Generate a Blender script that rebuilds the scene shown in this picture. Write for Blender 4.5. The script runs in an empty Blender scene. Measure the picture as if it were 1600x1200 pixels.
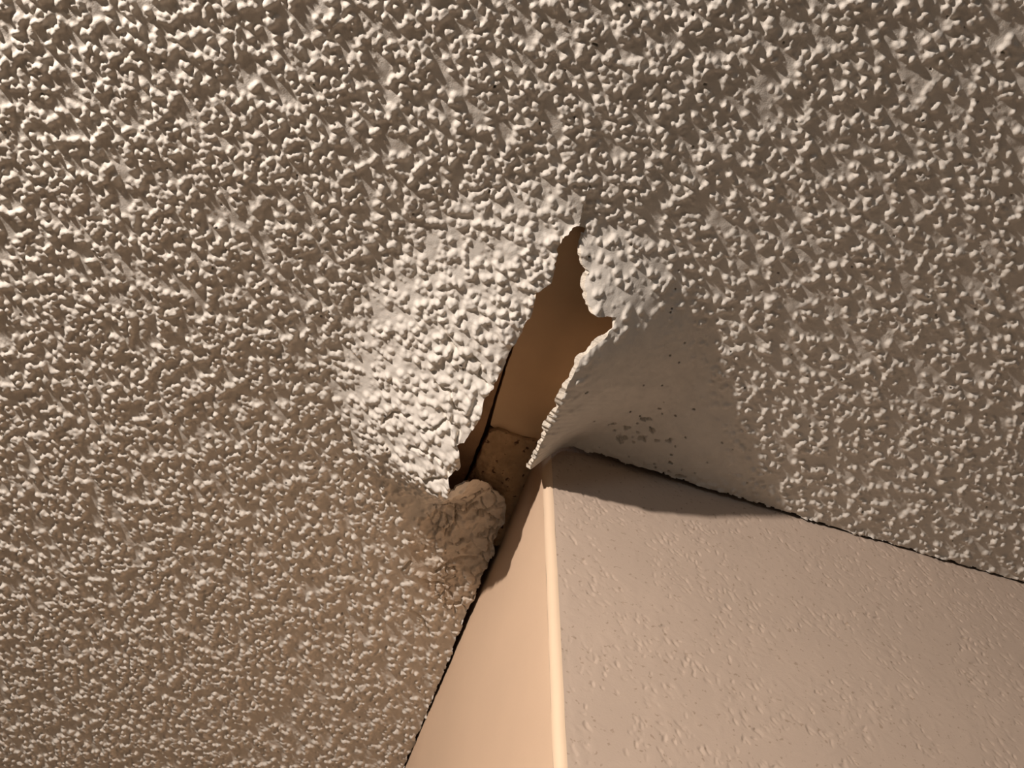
import bpy, math
import numpy as np
from mathutils import Matrix

# ------------------------------------------------------------------ camera
scene = bpy.context.scene
CEIL_Z = 2.4                                   # ceiling height; local z = 0 is the ceiling
R = np.array([[0.94621132, -0.28300462, -0.15682005],
              [-0.32349133, -0.8183175, -0.47508929],
              [0.00612388, 0.50026479, -0.86585082]])
C = np.array([-0.14814482, -0.37061294, -0.6])
F = 1500.0
cam_data = bpy.data.cameras.new('camera')
cam_data.sensor_width = 36.0
cam_data.lens = F / 1600.0 * 36.0
cam_data.clip_start = 0.01
cam = bpy.data.objects.new('camera', cam_data)
scene.collection.objects.link(cam)
mw = Matrix.Identity(4)
for i in range(3):
    for j in range(3):
        mw[i][j] = float(R[i, j])
mw[0][3], mw[1][3], mw[2][3] = float(C[0]), float(C[1]), float(C[2] + CEIL_Z)
cam.matrix_world = mw
scene.camera = cam

# ------------------------------------------------------------------ light
world = bpy.data.worlds.new('world'); scene.world = world; world.use_nodes = True
bg = world.node_tree.nodes['Background']
bg.inputs[0].default_value = (1.0, 0.81, 0.65, 1)
bg.inputs[1].default_value = 0.057

def lamp(name, loc, energy, color, radius):
    d = bpy.data.lights.new(name, 'POINT'); d.energy = energy; d.color = color; d.shadow_soft_size = radius
    o = bpy.data.objects.new(name, d); scene.collection.objects.link(o)
    o.location = (loc[0], loc[1], loc[2] + CEIL_Z)
    return o
lamp('room_lamp', (-0.92, -0.76, -0.135), 62, (1.0, 0.87, 0.78), 0.022)
lamp('window_glow', (-0.9, -2.4, -0.25), 11, (0.72, 0.86, 1.0), 0.25)

scene.view_settings.view_transform = 'Standard'
scene.view_settings.look = 'None'
scene.view_settings.exposure = 0.0
scene.view_settings.gamma = 1.0
scene.view_settings.use_curve_mapping = False

# ------------------------------------------------------------------ helpers
rng = np.random.default_rng(7)

def up(x, y, z=0.0):
    """point of the place seen at photo pixel (x, y) that lies at height z"""
    r = R @ np.array([x - 800.0, 600.0 - y, -F])
    return C + r * ((z - C[2]) / r[2])

def proj(X, Y, Z):
    P = np.stack([X - C[0], Y - C[1], Z - C[2]], -1) @ R
    return 800 + F * P[..., 0] / -P[..., 2], 600 - F * P[..., 1] / -P[..., 2]

def up_arr(px, py, z):
    V = np.stack([px - 800.0, 600.0 - py, np.full_like(px, -F)], -1) @ R.T
    t = (z - C[2]) / V[..., 2]
    return C[0] + V[..., 0] * t, C[1] + V[..., 1] * t

def smooth(a, b, t):
    t = np.clip((t - a) / (b - a), 0, 1)
    return t * t * (3 - 2 * t)

def vnoise(x, y, scale, seed):
    g = np.random.default_rng(seed).random((256, 256))
    u, v = x / scale, y / scale
    iu, iv = np.floor(u).astype(int), np.floor(v).astype(int)
    fu, fv = u - iu, v - iv
    fu = fu * fu * (3 - 2 * fu); fv = fv * fv * (3 - 2 * fv)
    a, b = g[iu % 256, iv % 256], g[(iu + 1) % 256, iv % 256]
    c, d = g[iu % 256, (iv + 1) % 256], g[(iu + 1) % 256, (iv + 1) % 256]
    return (a * (1 - fu) + b * fu) * (1 - fv) + (c * (1 - fu) + d * fu) * fv - 0.5

def fbm(x, y, scale, seed, octaves=3):
    return sum(vnoise(x + 3.1 * k, y - 1.7 * k, scale / 2 ** k, seed + k) / 2 ** k for k in range(octaves))

def in_poly(px, py, poly):
    inside = np.zeros(px.shape, bool)
    n = len(poly)
    for i in range(n):
        x0, y0 = poly[i]; x1, y1 = poly[(i + 1) % n]
        if y0 == y1: continue
        c = ((y0 > py) != (y1 > py)) & (px < (x1 - x0) * (py - y0) / (y1 - y0) + x0)
        inside ^= c
    return inside

def nearest_on(px, py, poly, closed=True):
    bd = np.full(px.shape, 1e18); bx = px.copy(); by = py.copy()
    n = len(poly)
    for i in range(n if closed else n - 1):
        x0, y0 = poly[i]; x1, y1 = poly[(i + 1) % n]
        dx, dy = x1 - x0, y1 - y0
        t = np.clip(((px - x0) * dx + (py - y0) * dy) / (dx * dx + dy * dy + 1e-9), 0, 1)
        qx, qy = x0 + t * dx, y0 + t * dy
        d = (px - qx) ** 2 + (py - qy) ** 2
        m = d < bd
        bd = np.where(m, d, bd); bx = np.where(m, qx, bx); by = np.where(m, qy, by)
    return np.sqrt(bd), bx, by

def ragged(pts, step, amp, r):
    """resample a line with small breaks so that it reads as torn"""
    out = []
    for (x0, y0), (x1, y1) in zip(pts[:-1], pts[1:]):
        L = math.hypot(x1 - x0, y1 - y0); k = max(1, int(L / step))
        nx, ny = -(y1 - y0) / (L + 1e-9), (x1 - x0) / (L + 1e-9)
        for i in range(k):
            t = i / k; j = 0 if i == 0 else r.normal(0, amp)
            out.append((x0 + (x1 - x0) * t + nx * j, y0 + (y1 - y0) * t + ny * j))
    out.append(pts[-1])
    return out

def splat(xs, ys, blobs, H=None):
    """max-merge dome shaped lumps (x, y, long, short, angle, height, power) onto the grid xs, ys"""
    if H is None: H = np.zeros((len(xs), len(ys)))
    for (x, y, a, b, th, h, p) in blobs:
        i0, i1 = np.searchsorted(xs, x - a), np.searchsorted(xs, x + a)
        j0, j1 = np.searchsorted(ys, y - a), np.searchsorted(ys, y + a)
        if i1 <= i0 or j1 <= j0: continue
        dx = xs[i0:i1, None] - x; dy = ys[None, j0:j1] - y
        c, s = math.cos(th), math.sin(th)
        r2 = ((dx * c + dy * s) / a) ** 2 + ((-dx * s + dy * c) / b) ** 2
        d = h * np.clip(1 - r2, 0, 1) ** p
        np.maximum(H[i0:i1, j0:j1], d, out=H[i0:i1, j0:j1])
    return H

def grid_faces(nx, ny):
    i = np.arange(nx - 1)[:, None]; j = np.arange(ny - 1)[None, :]
    a = i * ny + j
    return np.stack([a, a + 1, a + ny + 1, a + ny], -1).reshape(-1, 4)   # wound to face down

def mesh_obj(name, verts, faces, mat, parent=None, smooth_shade=True, **props):
    """verts (n,3) local to the ceiling level; faces (m,4) or (m,3)"""
    faces = np.asarray(faces); verts = np.asarray(verts, float)
    used, inv = np.unique(faces.ravel(), return_inverse=True)
    verts = verts[used]; faces = inv.reshape(faces.shape)
    me = bpy.data.meshes.new(name)
    me.vertices.add(len(verts)); v = verts.copy(); v[:, 2] += CEIL_Z
    me.vertices.foreach_set('co', v.astype(np.float32).ravel())
    k = faces.shape[1]
    me.loops.add(faces.size); me.loops.foreach_set('vertex_index', faces.astype(np.int32).ravel())
    me.polygons.add(len(faces))
    me.polygons.foreach_set('loop_start', (np.arange(len(faces)) * k).astype(np.int32))
    me.update(calc_edges=True)
    me.polygons.foreach_set('use_smooth', np.full(len(faces), smooth_shade))
    me.materials.append(mat)
    o = bpy.data.objects.new(name, me); scene.collection.objects.link(o)
    if parent: o.parent = parent
    for a, b in props.items(): o[a] = b
    return o

def mat(name, base, rough=0.85, var=0.06, vscale=60, bump=0.0, bscale=900, spots=None):
    m = bpy.data.materials.new(name); m.use_nodes = True
    nt = m.node_tree; N = nt.nodes; L = nt.links
    b = N['Principled BSDF']; b.inputs['Roughness'].default_value = rough
    b.inputs['Specular IOR Level'].default_value = 0.3
    tc = N.new('ShaderNodeTexCoord')
    n = N.new('ShaderNodeTexNoise'); n.inputs['Scale'].default_value = vscale; n.inputs['Detail'].default_value = 5
    L.new(tc.outputs['Object'], n.inputs['Vector'])
    r = N.new('ShaderNodeValToRGB')
    lo = [c * (1 - var) for c in base]; hi = [min(1, c * (1 + var)) for c in base]
    r.color_ramp.elements[0].position = 0.3; r.color_ramp.elements[1].position = 0.7
    r.color_ramp.elements[0].color = (*lo, 1); r.color_ramp.elements[1].color = (*hi, 1)
    L.new(n.outputs['Fac'], r.inputs['Fac'])
    out = r.outputs['Color']
    if spots:
        col, sc, thr = spots
        s = N.new('ShaderNodeTexNoise'); s.inputs['Scale'].default_value = sc; s.inputs['Detail'].default_value = 3
        L.new(tc.outputs['Object'], s.inputs['Vector'])
        sr = N.new('ShaderNodeValToRGB'); sr.color_ramp.elements[0].position = thr; sr.color_ramp.elements[1].position = thr + 0.06
        L.new(s.outputs['Fac'], sr.inputs['Fac'])
        mx = N.new('ShaderNodeMix'); mx.data_type = 'RGBA'
        L.new(sr.outputs['Color'], mx.inputs['Factor']); L.new(out, mx.inputs[6]); mx.inputs[7].default_value = (*col, 1)
        out = mx.outputs[2]
    L.new(out, b.inputs['Base Color'])
    if bump:
        t = N.new('ShaderNodeTexNoise'); t.inputs['Scale'].default_value = bscale; t.inputs['Detail'].default_value = 4
        L.new(tc.outputs['Object'], t.inputs['Vector'])
        bp = N.new('ShaderNodeBump'); bp.inputs['Strength'].default_value = 1.0; bp.inputs['Distance'].default_value = bump
        L.new(t.outputs['Fac'], bp.inputs['Height']); L.new(bp.outputs['Normal'], b.inputs['Normal'])
    return m

M_pop = mat('popcorn_plaster', (0.80, 0.755, 0.68), 0.75, 0.05, 90, 0.0002, 1200)
M_flap = mat('cracked_plaster', (0.82, 0.775, 0.70), 0.75, 0.05, 90, 0.0002, 1200)
M_chunk = mat('crumbled_plaster', (0.74, 0.66, 0.56), 0.9, 0.10, 120, 0.0004, 700)
M_edge = mat('torn_plaster_core', (0.86, 0.78, 0.66), 0.9, 0.12, 400, 0.0004, 900)
M_wall_r = mat('textured_cream_paint_dimmed', (0.575, 0.46, 0.37), 0.6, 0.03, 12, 0.00012, 700, spots=((0.42, 0.32, 0.24), 260, 0.62))  # base darker than the left face: its weaker light is put into the colour
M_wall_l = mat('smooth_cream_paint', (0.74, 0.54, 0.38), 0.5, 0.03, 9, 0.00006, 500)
M_bead = mat('corner_cream_paint', (0.78, 0.60, 0.43), 0.45, 0.02, 20, 0.00005, 600)
M_board = mat('bare_board_paper', (0.86, 0.66, 0.43), 0.8, 0.10, 14, 0.00005, 900)
M_strip = mat('brown_board_edge', (0.50, 0.33, 0.20), 0.9, 0.15, 60, 0.0002, 900)
M_dark = mat('gap_shade_substrate', (0.16, 0.10, 0.06), 1.0, 0.2, 40)  # dark brown puts the shade of the open gaps into the board's colour
M_patch = mat('stained_joint_compound', (0.52, 0.37, 0.22), 0.95, 0.15, 90, 0.0004, 800, spots=((0.12, 0.07, 0.04), 160, 0.62))

# ------------------------------------------------------------------ outlines seen in the photograph
LEFT_EDGE = [(902, 352), (890, 360), (879, 371), (870, 390), (868, 416), (862, 439), (849, 450), (838, 456), (834, 480),
             (829, 495), (817, 510), (816, 517), (808, 532), (795, 551), (786, 577), (772, 600), (756, 626), (752, 645),
             (744, 665), (732, 680), (725, 692), (714, 695), (718, 710), (720, 727), (710, 736), (700, 747), (703, 760), (697, 785)]
LOWER_EDGE = [(697, 785), (701, 772), (727, 753), (745, 750), (760, 754), (772, 765), (785, 775), (791, 789), (790, 802),
              (785, 826), (770, 842), (773, 862), (764, 880), (752, 897), (747, 919), (738, 944)]
RIGHT_EDGE = [(902, 352), (915, 356), (910, 372), (906, 386), (909, 409), (921, 424), (914, 440), (915, 452), (917, 469),
              (926, 487), (937, 495), (964, 496), (956, 514), (945, 529), (930, 541), (919, 550), (909, 560), (900, 577),
              (892, 593), (885, 607), (874, 630), (868, 645), (862, 656), (856, 670), (851, 682), (840, 705), (829, 727), (826, 738)]
# hole = left edge down, along the lump, then out over the walls and back up the right edge
e_rng = np.random.default_rng(3)
L_R = ragged(LEFT_EDGE, 5, 0.9, e_rng); D_R = ragged(LOWER_EDGE, 5, 1.0, e_rng); R_R = ragged(RIGHT_EDGE, 5, 0.8, e_rng)
HOLE = L_R + D_R[1:] + [(780, 900), (826, 790)] + R_R[::-1][:-1]

# how far the two loosened sheets hang down along their torn edges (pixel, drop, reach sideways, reach beyond)
SAG_L = [((902, 352), .004, .05, .04), ((868, 416), .012, .07, .04), ((838, 456), .017, .085, .04), ((817, 510), .022, .095, .04),
         ((795, 551), .027, .105, .045), ((772, 600), .036, .11, .05), ((752, 645), .043, .11, .05), ((728, 690), .048, .105, .05),
         ((715, 715), .053, .10, .048), ((705, 745), .056, .095, .050), ((699, 775), .058, .085, .058)]
SAG_R = [((909, 395), .006, .03, .03), ((914, 420), .013, .04, .03), ((919, 445), .018, .042, .03), ((924, 478), .014, .035, .025), ((940, 495), .005, .02, .02), ((960, 500), .004, .03, .03),
         ((945, 529), .016, .06, .04), ((919, 550), .034, .09, .05), ((900, 577), .050, .10, .05), ((885, 607), .054, .10, .05),
         ((868, 645), .055, .085, .045), ((851, 682), .055, .062, .035), ((840, 705), .055, .047, .03), ((828, 733), .054, .036, .026)]

def densify(S, n=5):
    o = []
    for a, b in zip(S[:-1], S[1:]):
        for k in range(n):
            t = k / n
            px = a[0][0] * (1 - t) + b[0][0] * t, a[0][1] * (1 - t) + b[0][1] * t
            A, w, e = [a[q] * (1 - t) + b[q] * t for q in (1, 2, 3)]
            o.append((up(px[0], px[1], -A), A, w, e))
    o.append((up(S[-1][0][0], S[-1][0][1], -S[-1][1]), *S[-1][1:]))
    return o
SL, SR = densify(SAG_L), densify(SAG_R)

def axis_side(X, Y):
    """which side of the tear a ceiling point lies on, -1 left, +1 right"""
    p0, p1 = up(905, 352, -.003), up(812, 740, -.04)
    return np.sign((X - p0[0]) * (p1[1] - p0[1]) - (Y - p0[1]) * (p1[0] - p0[0]))

def sag(X, Y):
    S = np.zeros(X.shape)
    m = (X > -.30) & (X < .16) & (Y > -.30) & (Y < .22)
    x, y = X[m], Y[m]
    side = axis_side(x, y)
    s = np.zeros(x.shape)
    for (P, A, w, e), sd in [(q, -1) for q in SL] + [(q, 1) for q in SR]:
        dx, dy = x - P[0], y - P[1]
        if sd < 0: sx = np.where(dx > 0, 0.05, w)
        else: sx = np.where(dx < 0, 0.05, w)
        sy = np.where(dy > 0, e, w * 0.9)
        t = np.clip(np.sqrt((dx / sx) ** 2 + (dy / sy) ** 2), 0, 1)
        on_side = side == sd
        v = np.where(on_side, A * (1 - t ** 1.15) ** 1.45, 0)
        s = np.maximum(s, v)
    # the lumpy plug left of the wall corner hangs a little too
    P = up(745, 790, -.006)
    s = np.where(side < 0, np.maximum(s, .007 * np.exp(-(((x - P[0]) / .035) ** 2 + ((y - P[1]) / .035) ** 2))), s)
    S[m] = s
    return S

# ------------------------------------------------------------------ popcorn ceiling surface
D = 0.0008
def axis(lo, hi, far_lo, far_hi):
    a = list(np.arange(lo, hi, D)); s = D; v = lo
    left = []
    while v > far_lo: s *= 1.02; v -= s; left.append(v)
    s = D; v = a[-1]; right = []
    while v < far_hi: s *= 1.02; v += s; right.append(v)
    return np.array(left[::-1] + a + right)
XS = axis(-.44, .46, -1.9, 1.9); YS = axis(-.42, .56, -1.6, 2.0)
XS = XS[:]  # world x (to the right along the textured wall)
X, Y = np.meshgrid(XS, YS, indexing='ij')
S = sag(X, Y)

def zone(poly_px, soft):
    """soft mask of an area given by photo pixels on the ceiling"""
    P = [up(x, y)[:2] for x, y in poly_px]
    m = (X > -.35) & (X < .35) & (Y > -.35) & (Y < .35)
    out = np.zeros(X.shape)
    x, y = X[m], Y[m]
    d, _, _ = nearest_on(x, y, P)
    ins = in_poly(x, y, P)
    out[m] = smooth(-soft, soft, np.where(ins, d, -d))
    return out
Z_smooth = zone([(925, 500), (975, 500), (1010, 470), (1060, 490), (1090, 560), (1120, 620), (1135, 690), (1150, 745), (1110, 765), (1000, 730), (880, 690), (840, 690), (900, 570)], .012)
Z_flap = zone([(905, 345), (845, 345), (760, 410), (640, 480), (590, 580), (560, 680), (570, 760), (640, 800), (720, 760), (780, 600), (880, 420)], .015)
Z_chunk = zone([(690, 770), (740, 735), (800, 760), (800, 830), (765, 930), (710, 960), (672, 910), (665, 850), (668, 805)], .007)

def make_blobs():
    out = []
    r = np.random.default_rng(21)
    # main popcorn grains; clusters of one to three
    area = (-.62, .72, -.60, .80)
    n = int((area[1] - area[0]) * (area[3] - area[2]) / (.0058 ** 2))
    xs = r.uniform(area[0], area[1], n); ys = r.uniform(area[2], area[3], n)
    for x, y in zip(xs, ys):
        if x > .01 and y > .01: continue
        # sparser to the right of the tear
        side = (x + .03) - (-.25) * (y + .1)
        if side > 0 and r.random() < .38: continue
        k = 1 + (r.random() < .35)
        th = r.uniform(0, math.pi); h = r.uniform(.0016, .0030)
        for q in range(k):
            a = r.uniform(.0020, .0034); e = r.uniform(.65, 1.0)
            out.append((x, y, a, a * e, th + r.normal(0, .5), h * r.uniform(.75, 1.1), r.uniform(.6, 1.0)))
            d = a * r.uniform(.8, 1.3); an = th + r.normal(0, .6)
            x += d * math.cos(an); y += d * math.sin(an)
    return out
H = splat(XS, YS, make_blobs())
r2 = np.random.default_rng(5)
n = int(1.3 * 1.4 / (.006 ** 2))
fx, fy = r2.uniform(-.6, .7, n), r2.uniform(-.6, .8, n)
H2 = splat(XS, YS, [(x, y, a, a * .75, t, h, .8) for x, y, a, t, h in zip(fx, fy, r2.uniform(.0010, .0020, n), r2.uniform(0, 3.14, n), r2.uniform(.0003, .0010, n)) if not (x > .01 and y > .01)])
H = np.maximum(H, H2)
H += .0009 * fbm(X, Y, .009, 11, 3) + .0005 * fbm(X, Y, .04, 31, 2)
# soften so that grains look painted over
H[1:-1, 1:-1] = .5 * H[1:-1, 1:-1] + .125 * (H[:-2, 1:-1] + H[2:, 1:-1] + H[1:-1, :-2] + H[1:-1, 2:])
amp = 1 - .86 * Z_smooth - .58 * Z_chunk
H *= amp
H += Z_smooth * .0005 * fbm(X, Y, .006, 61, 3)
# pebbly rounder swelling on the loosened sheet
H *= 1 + .35 * Z_flap
H += Z_flap * (.0016 * fbm(X, Y, .012, 71, 2) + .0006 * fbm(X, Y, .003, 75, 2))

# lumps and crack network in the crumbled plug
m = Z_chunk > .01
cx, cy = X[m], Y[m]
rr = np.random.default_rng(17)
sx, sy = rr.uniform(cx.min(), cx.max(), 130), rr.uniform(cy.min(), cy.max(), 130)
wx = cx + .006 * fbm(cx, cy, .012, 81); wy = cy + .006 * fbm(cx, cy, .012, 91)
f1 = np.full(cx.shape, 9.); f2 = np.full(cx.shape, 9.); cell = np.zeros(cx.shape, int)
for i, (a, b) in enumerate(zip(sx, sy)):
    d = np.hypot(wx - a, wy - b)
    nb = d < f1
    f2 = np.where(nb, f1, np.minimum(f2, d)); f1 = np.where(nb, d, f1); cell[nb] = i
lump = rr.uniform(-.0022, .0030, 130)[cell] * smooth(0, .002, f2 - f1) + .003 * fbm(cx, cy, .02, 101) + .0016 * np.abs(fbm(cx, cy, .006, 105, 3))
crk = smooth(.0011, .0002, f2 - f1) * (vnoise(cx, cy, .016, 401) > -.02)
H[m] += Z_chunk[m] * (lump - .0038 * crk)

def groove(path_px, width, depth, r):
    pts = [tuple(up(x, y, -.5 * 0.02)[:2]) for x, y in path_px]
    pts = ragged(pts, .003, .0005, r)
    x0, x1 = min(p[0] for p in pts) - .01, max(p[0] for p in pts) + .01
    y0, y1 = min(p[1] for p in pts) - .01, max(p[1] for p in pts) + .01
    i0, i1 = np.searchsorted(XS, x0), np.searchsorted(XS, x1); j0, j1 = np.searchsorted(YS, y0), np.searchsorted(YS, y1)
    d, _, _ = nearest_on(X[i0:i1, j0:j1], Y[i0:i1, j0:j1], pts, False)
    H[i0:i1, j0:j1] -= depth * smooth(width, 0, d)
CR = np.random.default_rng(44)
def sag_px(path):   # cracks are traced on the hanging sheet, so account for the drop
    o = []
    for x, y in path:
        z = 0.0
        for _ in range(6):
            P = up(x, y, -z); z = float(sag(np.array([[P[0]]]), np.array([[P[1]]]))[0, 0])
        q = proj(P[0], P[1], -.01); o.append((float(q[0]), float(q[1])))
    return o
for path in [[(680, 598), (690, 607), (704, 612), (710, 640), (725, 641)], [(714, 668), (718, 676), (713, 692)],
             [(657, 669), (677, 672), (695, 658)], [(598, 660), (615, 645), (640, 650)], [(690, 640), (700, 660), (716, 672)],
             [(640, 700), (665, 705), (690, 722), (700, 740)], [(650, 745), (668, 752), (690, 748)],
             [(740, 560), (752, 572), (748, 590), (760, 600)], [(700, 530), (712, 545)],
             [(712, 800), (711, 815), (700, 836), (692, 828)], [(680, 892), (702, 874), (720, 871), (745, 872)],
             [(740, 797), (763, 800), (777, 815), (767, 827), (787, 825)], [(627, 890), (641, 878)],
             [(660, 905), (690, 912), (705, 930)], [(700, 790), (725, 798), (745, 785)], [(640, 955), (660, 965), (672, 990)]]:
    groove(sag_px(path), .0015, .0045, CR)
PN = 1 + 1.5 * fbm(X, Y, .0025, 301, 2)
# small black pits near the corner
for (x, y, r_) in [(968, 685, .0022), (980, 668, .0013), (1003, 683, .0022), (1018, 672, .0012), (1011, 654, .0016), (960, 672, .0012),
                   (1047, 690, .0016), (1062, 745, .0022), (1045, 737, .0014), (956, 657, .001), (1025, 688, .0014), (990, 690, .0012)]:
    P = up(x, y)
    H -= .0045 * smooth(r_, r_ * .5, np.hypot((X - P[0]) * .7, Y - P[1]) * PN)

# ---- cut the surface up
EDGE_GAP_R = .0045; EDGE_GAP_L = .0028
Xv, Yv = X.copy(), Y.copy()
px, py = proj(X, Y, -S)
Z = -S - H
nx, ny = X.shape
xc = .25 * (X[:-1, :-1] + X[1:, :-1] + X[:-1, 1:] + X[1:, 1:]); yc = .25 * (Y[:-1, :-1] + Y[1:, :-1] + Y[:-1, 1:] + Y[1:, 1:])
sc_ = .25 * (S[:-1, :-1] + S[1:, :-1] + S[:-1, 1:] + S[1:, 1:])
pxc, pyc = proj(xc, yc, -sc_)
near = (xc > -.2) & (xc < .1) & (yc > -.3) & (yc < .25)
hole = np.zeros(xc.shape, bool)
hole[near] = in_poly(pxc[near], pyc[near], HOLE)
# the plaster stops just short of both wall faces, raggedly
rag_r = EDGE_GAP_R * (1.1 - .8 * smooth(.03, .30, xc)) + .0016 * fbm(xc, xc * 0 + 3, .008, 121)
rag_l = EDGE_GAP_L * (1.15 - .9 * smooth(.12, .42, yc)) + .0022 * fbm(yc, yc * 0 + 5, .010, 131)
wallq = (xc > -rag_l) & (yc > -rag_r)
keep = ~(hole | wallq)
# drop strays: the tip between the walls
side_c = axis_side(xc, yc)
flap_zone = sc_ > .0045
lab = np.zeros(xc.shape, int)                     # 0 ceiling, 1 left sheet, 2 right sheet, 3 plug
CH = [up(x, y, -.004)[:2] for x, y in [(690, 795), (655, 815), (636, 850), (640, 895), (668, 935), (712, 962), (745, 945), (800, 900), (830, 780), (760, 700), (700, 740)]]
chm = in_poly(xc + .004 * fbm(xc, yc, .012, 141), yc + .004 * fbm(xc, yc, .012, 151), CH) & (side_c < 0)
lab[flap_zone & (side_c < 0)] = 1
lab[flap_zone & (side_c > 0)] = 2
lab[chm] = 3
faces_all = grid_faces(nx, ny)
kf = keep.ravel(); lf = lab.ravel()

# snap torn rims to the outlines
hole_v = np.zeros(X.shape, bool); keep_v = np.zeros(X.shape, bool)
for di in (0, 1):
    for dj in (0, 1):
        hole_v[di:nx - 1 + di, dj:ny - 1 + dj] |= hole
        keep_v[di:nx - 1 + di, dj:ny - 1 + dj] |= keep
rim = hole_v & keep_v
d, qx, qy = nearest_on(px[rim], py[rim], HOLE)
ok = d < 5
sx_, sy_ = up_arr(np.where(ok, qx, px[rim]), np.where(ok, qy, py[rim]), -S[rim])
Xv[rim] = sx_; Yv[rim] = sy_
V = np.stack([Xv, Yv, Z], -1).reshape(-1, 3)

def boundary(faces):
    e = np.concatenate([faces[:, [0, 1]], faces[:, [1, 2]], faces[:, [2, 3]], faces[:, [3, 0]]])
    key = np.sort(e, 1); k = key[:, 0].astype(np.int64) * (nx * ny + 1) + key[:, 1]
    u, idx, cnt = np.unique(k, return_index=True, return_counts=True)
    return e[idx[cnt == 1]]

def sheet(name, label_id, m_face, thick, lip, **props):
    """one loosened sheet: outer face, torn rim and back"""
    sel = kf & (lf == label_id)
    fc = faces_all[sel]
    used = np.unique(fc); remap = -np.ones(nx * ny, int); remap[used] = np.arange(len(used))
    v = V[used].copy(); f = remap[fc]
    back = v.copy(); back[:, 2] += thick
    rimf = rim.ravel()[used] & (np.abs(d_full.ravel()[used]) < 5)
    # the backing layer sticks out past the torn plaster, towards the opening
    t_mid = -1 if label_id == 2 else 1
    nse = .9 + 1.3 * fbm(v[:, 0], v[:, 1], .007, 161, 3)
    back[rimf, 0] += t_mid * lip * nse[rimf]
    back[rimf, 2] -= thick * .45
    n = len(v)
    o = mesh_obj(name, v, f, m_face, **props)
    fb = f[:, ::-1] + n
    be = boundary(fc); be = remap[be]
    rimfaces = np.stack([be[:, 1], be[:, 0], be[:, 0] + n, be[:, 1] + n], -1)
    vv = np.concatenate([v, back])
    mesh_obj('torn_rim', vv, rimfaces, M_edge, parent=o)
    mesh_obj('backing', vv, fb, M_strip, parent=o)
    return o
d_full = np.full(X.shape, 99.); d_full[rim] = d

ceiling = mesh_obj('ceiling', V, faces_all[kf & (lf == 0)], M_pop, kind='structure')
sheet('hanging_plaster_sheet', 1, M_flap, .0022, -.0012,
      label='bright cracked sheet of bumpy white plaster sagging on the left of the tear', category='plaster sheet')
sheet('hanging_plaster_sheet', 2, M_pop, .0026, .0030,
      label='shaded plaster sheet hanging to a point over the wall corner, right of the tear', category='plaster sheet')
sheet('crumbling_plaster_plug', 3, M_chunk, .0018, .0005,
      label='crumbling lump of cracked brownish plaster below the tear, beside the smooth wall face', category='plaster lump')

# ------------------------------------------------------------------ what shows through the tear
def slab(name, poly_px, z, thick, m, rough_amp=0, step=.0015, seed=1, xmax=None, **props):
    """a board with real thickness whose underside is at z; outline from pixels at that height"""
    P = [tuple(up(x, y, z)[:2]) for x, y in poly_px]
    P = ragged(P + [P[0]], .004, .0002 if rough_amp == 0 else .0006, np.random.default_rng(seed))[:-1]
    xs = np.arange(min(p[0] for p in P) - step, max(p[0] for p in P) + 2 * step, step)
    ys = np.arange(min(p[1] for p in P) - step, max(p[1] for p in P) + 2 * step, step)
    x, y = np.meshgrid(xs, ys, indexing='ij')
    fx_, fy_ = .25 * (x[:-1, :-1] + x[1:, :-1] + x[:-1, 1:] + x[1:, 1:]), .25 * (y[:-1, :-1] + y[1:, :-1] + y[:-1, 1:] + y[1:, 1:])
    k = in_poly(fx_, fy_, P)
    kv = np.zeros(x.shape, bool); nv = np.zeros(x.shape, bool)
    for di in (0, 1):
        for dj in (0, 1):
            kv[di:x.shape[0] - 1 + di, dj:x.shape[1] - 1 + dj] |= k
            nv[di:x.shape[0] - 1 + di, dj:x.shape[1] - 1 + dj] |= ~k
    rim_ = kv & nv
    _, qx_, qy_ = nearest_on(x[rim_], y[rim_], P)
    x = x.copy(); y = y.copy(); x[rim_] = qx_; y[rim_] = qy_
    zz = np.full(x.shape, z)
    if rough_amp: zz = zz - rough_amp * (1.2 * fbm(x, y, .012, seed + 200, 4) + .5 * np.abs(fbm(x, y, .005, seed + 300, 2)))
    f = grid_faces(*x.shape)[k.ravel()]
    n = x.size
    v = np.concatenate([np.stack([x, y, zz], -1).reshape(-1, 3), np.stack([x, y, np.full(x.shape, z + thick)], -1).reshape(-1, 3)])
    e = np.concatenate([f[:, [0, 1]], f[:, [1, 2]], f[:, [2, 3]], f[:, [3, 0]]])
    key = np.sort(e, 1); kk = key[:, 0].astype(np.int64) * (n + 1) + key[:, 1]
    _, idx, cnt = np.unique(kk, return_index=True, return_counts=True)
    be = e[idx[cnt == 1]]
    side = np.stack([be[:, 1], be[:, 0], be[:, 0] + n, be[:, 1] + n], -1)
    return mesh_obj(name, v, np.concatenate([f, f[:, ::-1] + n, side]), m, smooth_shade=bool(rough_amp), **props)

slab('exposed_board', [(822, 490), (830, 330), (1040, 330), (1040, 520), (930, 660), (846, 688), (800, 677), (776, 671), (766, 664), (790, 577)],
     .010, .006, M_board, seed=2, label='smooth tan board laid bare behind the tear in the ceiling', category='board')
slab('board_edge_strip', [(816, 490), (760, 440), (640, 560), (610, 780), (700, 800), (722, 757), (730, 741), (758, 668), (784, 585)],
     .0095, .007, M_strip, seed=3, label='dark brown board edge showing along the left side of the tear', category='board')
slab('joint_compound_patch', [(764, 674), (779, 671), (800, 680), (844, 692), (850, 700), (838, 735), (822, 790), (806, 850), (740, 850), (712, 790), (734, 745)],
     .0065, .006, M_patch, rough_amp=.0035, step=.0008, seed=4, label='stained crumbly patch of joint compound at the narrow lower end of the tear', category='plaster patch')
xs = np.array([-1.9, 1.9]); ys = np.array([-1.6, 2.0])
v = [(x, y, .018) for x in xs for y in ys] + [(x, y, .03) for x in xs for y in ys]
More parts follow.
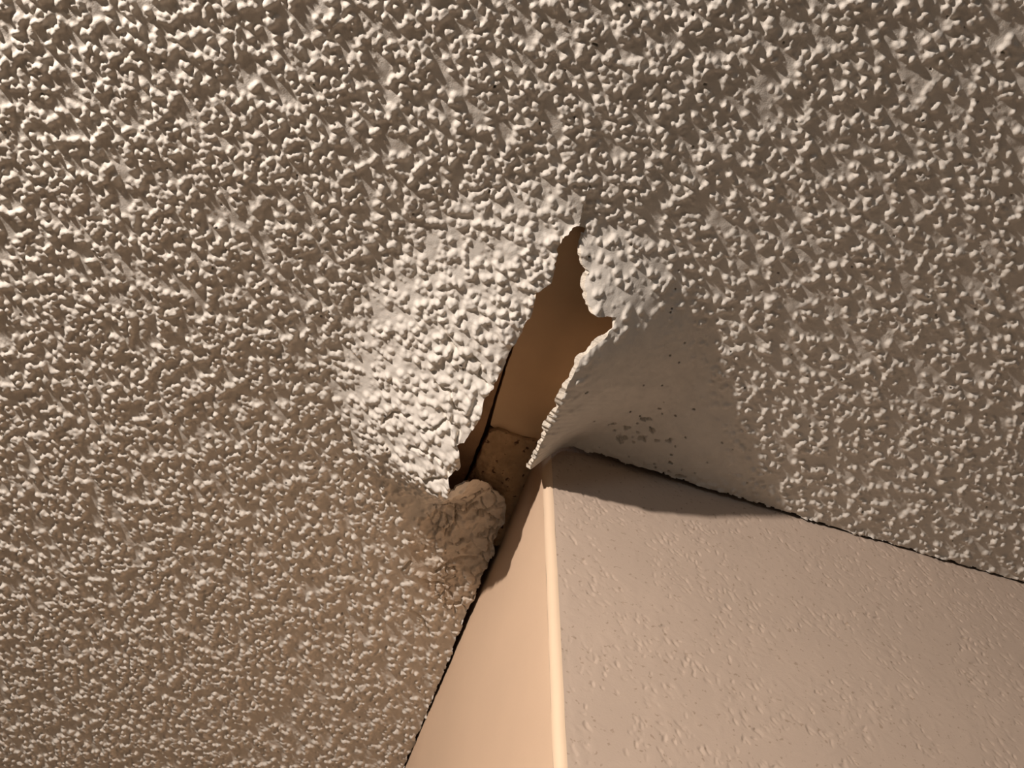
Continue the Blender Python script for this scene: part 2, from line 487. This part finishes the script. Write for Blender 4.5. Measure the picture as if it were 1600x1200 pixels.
mesh_obj('ceiling_substrate', v, [(0, 1, 3, 2), (4, 6, 7, 5), (0, 4, 5, 1), (1, 5, 7, 3), (3, 7, 6, 2), (2, 6, 4, 0)], M_dark, smooth_shade=False, kind='structure')

# ------------------------------------------------------------------ walls
def wall_axis(lo, hi, d, far):
    a = list(np.arange(lo, hi, d)); s = d; v = a[-1]
    while v < far: s *= 1.05; v += s; a.append(v)
    return np.array(a)
BR = .0055                                      # radius of the corner
wr = np.random.default_rng(9)
A = wall_axis(BR, .46, .0008, 1.9); B = wall_axis(-.017, .40, .0008, 2.38)   # along, downwards
bl = []
for x, z in zip(wr.uniform(0, .5, 6500), wr.uniform(-.02, .42, 6500)):
    a = wr.uniform(.0012, .0036); bl.append((x, z, a, a * wr.uniform(.2, .45), wr.normal(.95, .45), wr.uniform(.0002, .0008), .9))
dents = splat(A, B, bl)
bl = []
for x, z in zip(wr.uniform(0, .5, 2600), wr.uniform(-.02, .42, 2600)):
    a = wr.uniform(.003, .008); bl.append((x, z, a, a * wr.uniform(.3, .6), wr.normal(.95, .6), wr.uniform(.00005, .00016), .35))
lumps = splat(A, B, bl)
AX, BZ = np.meshgrid(A, B, indexing='ij')
h = lumps - dents * (vnoise(AX, BZ, .03, 210) > -.1) + .0004 * fbm(AX, BZ, .05, 220)
h *= smooth(BR, BR + .006, AX)
V_ = np.stack([AX, -h, -BZ], -1).reshape(-1, 3)
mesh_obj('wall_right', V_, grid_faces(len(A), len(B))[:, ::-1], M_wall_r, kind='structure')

A2 = wall_axis(BR, .6, .002, 2.0); B2 = wall_axis(-.017, .45, .002, 2.38)
AY, BZ2 = np.meshgrid(A2, B2, indexing='ij')
h2 = .0010 * fbm(AY, BZ2, .12, 230, 2) + .00012 * vnoise(AY, BZ2 * .12, .003, 240) * smooth(.08, .0, AY)
h2 *= smooth(BR, BR + .01, AY)
V_ = np.stack([-h2, AY, -BZ2], -1).reshape(-1, 3)
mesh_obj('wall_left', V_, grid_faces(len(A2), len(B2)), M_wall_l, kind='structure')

# rounded corner between the two faces
n = 12; zz = wall_axis(-.017, .5, .004, 2.38)
ang = np.linspace(0, math.pi / 2, n)
prof = [(BR - BR * math.sin(t), BR - BR * math.cos(t)) for t in ang]      # from the right wall round to the left face
v = np.array([(p[0] , p[1], -z) for p in prof for z in zz])
v[:, 0] += .00025 * vnoise(v[:, 2], v[:, 2] * 0, .02, 250); v[:, 1] += .00025 * vnoise(v[:, 2], v[:, 2] * 0, .015, 251)
mesh_obj('trim_1', v, grid_faces(n, len(zz)), M_bead, kind='structure')
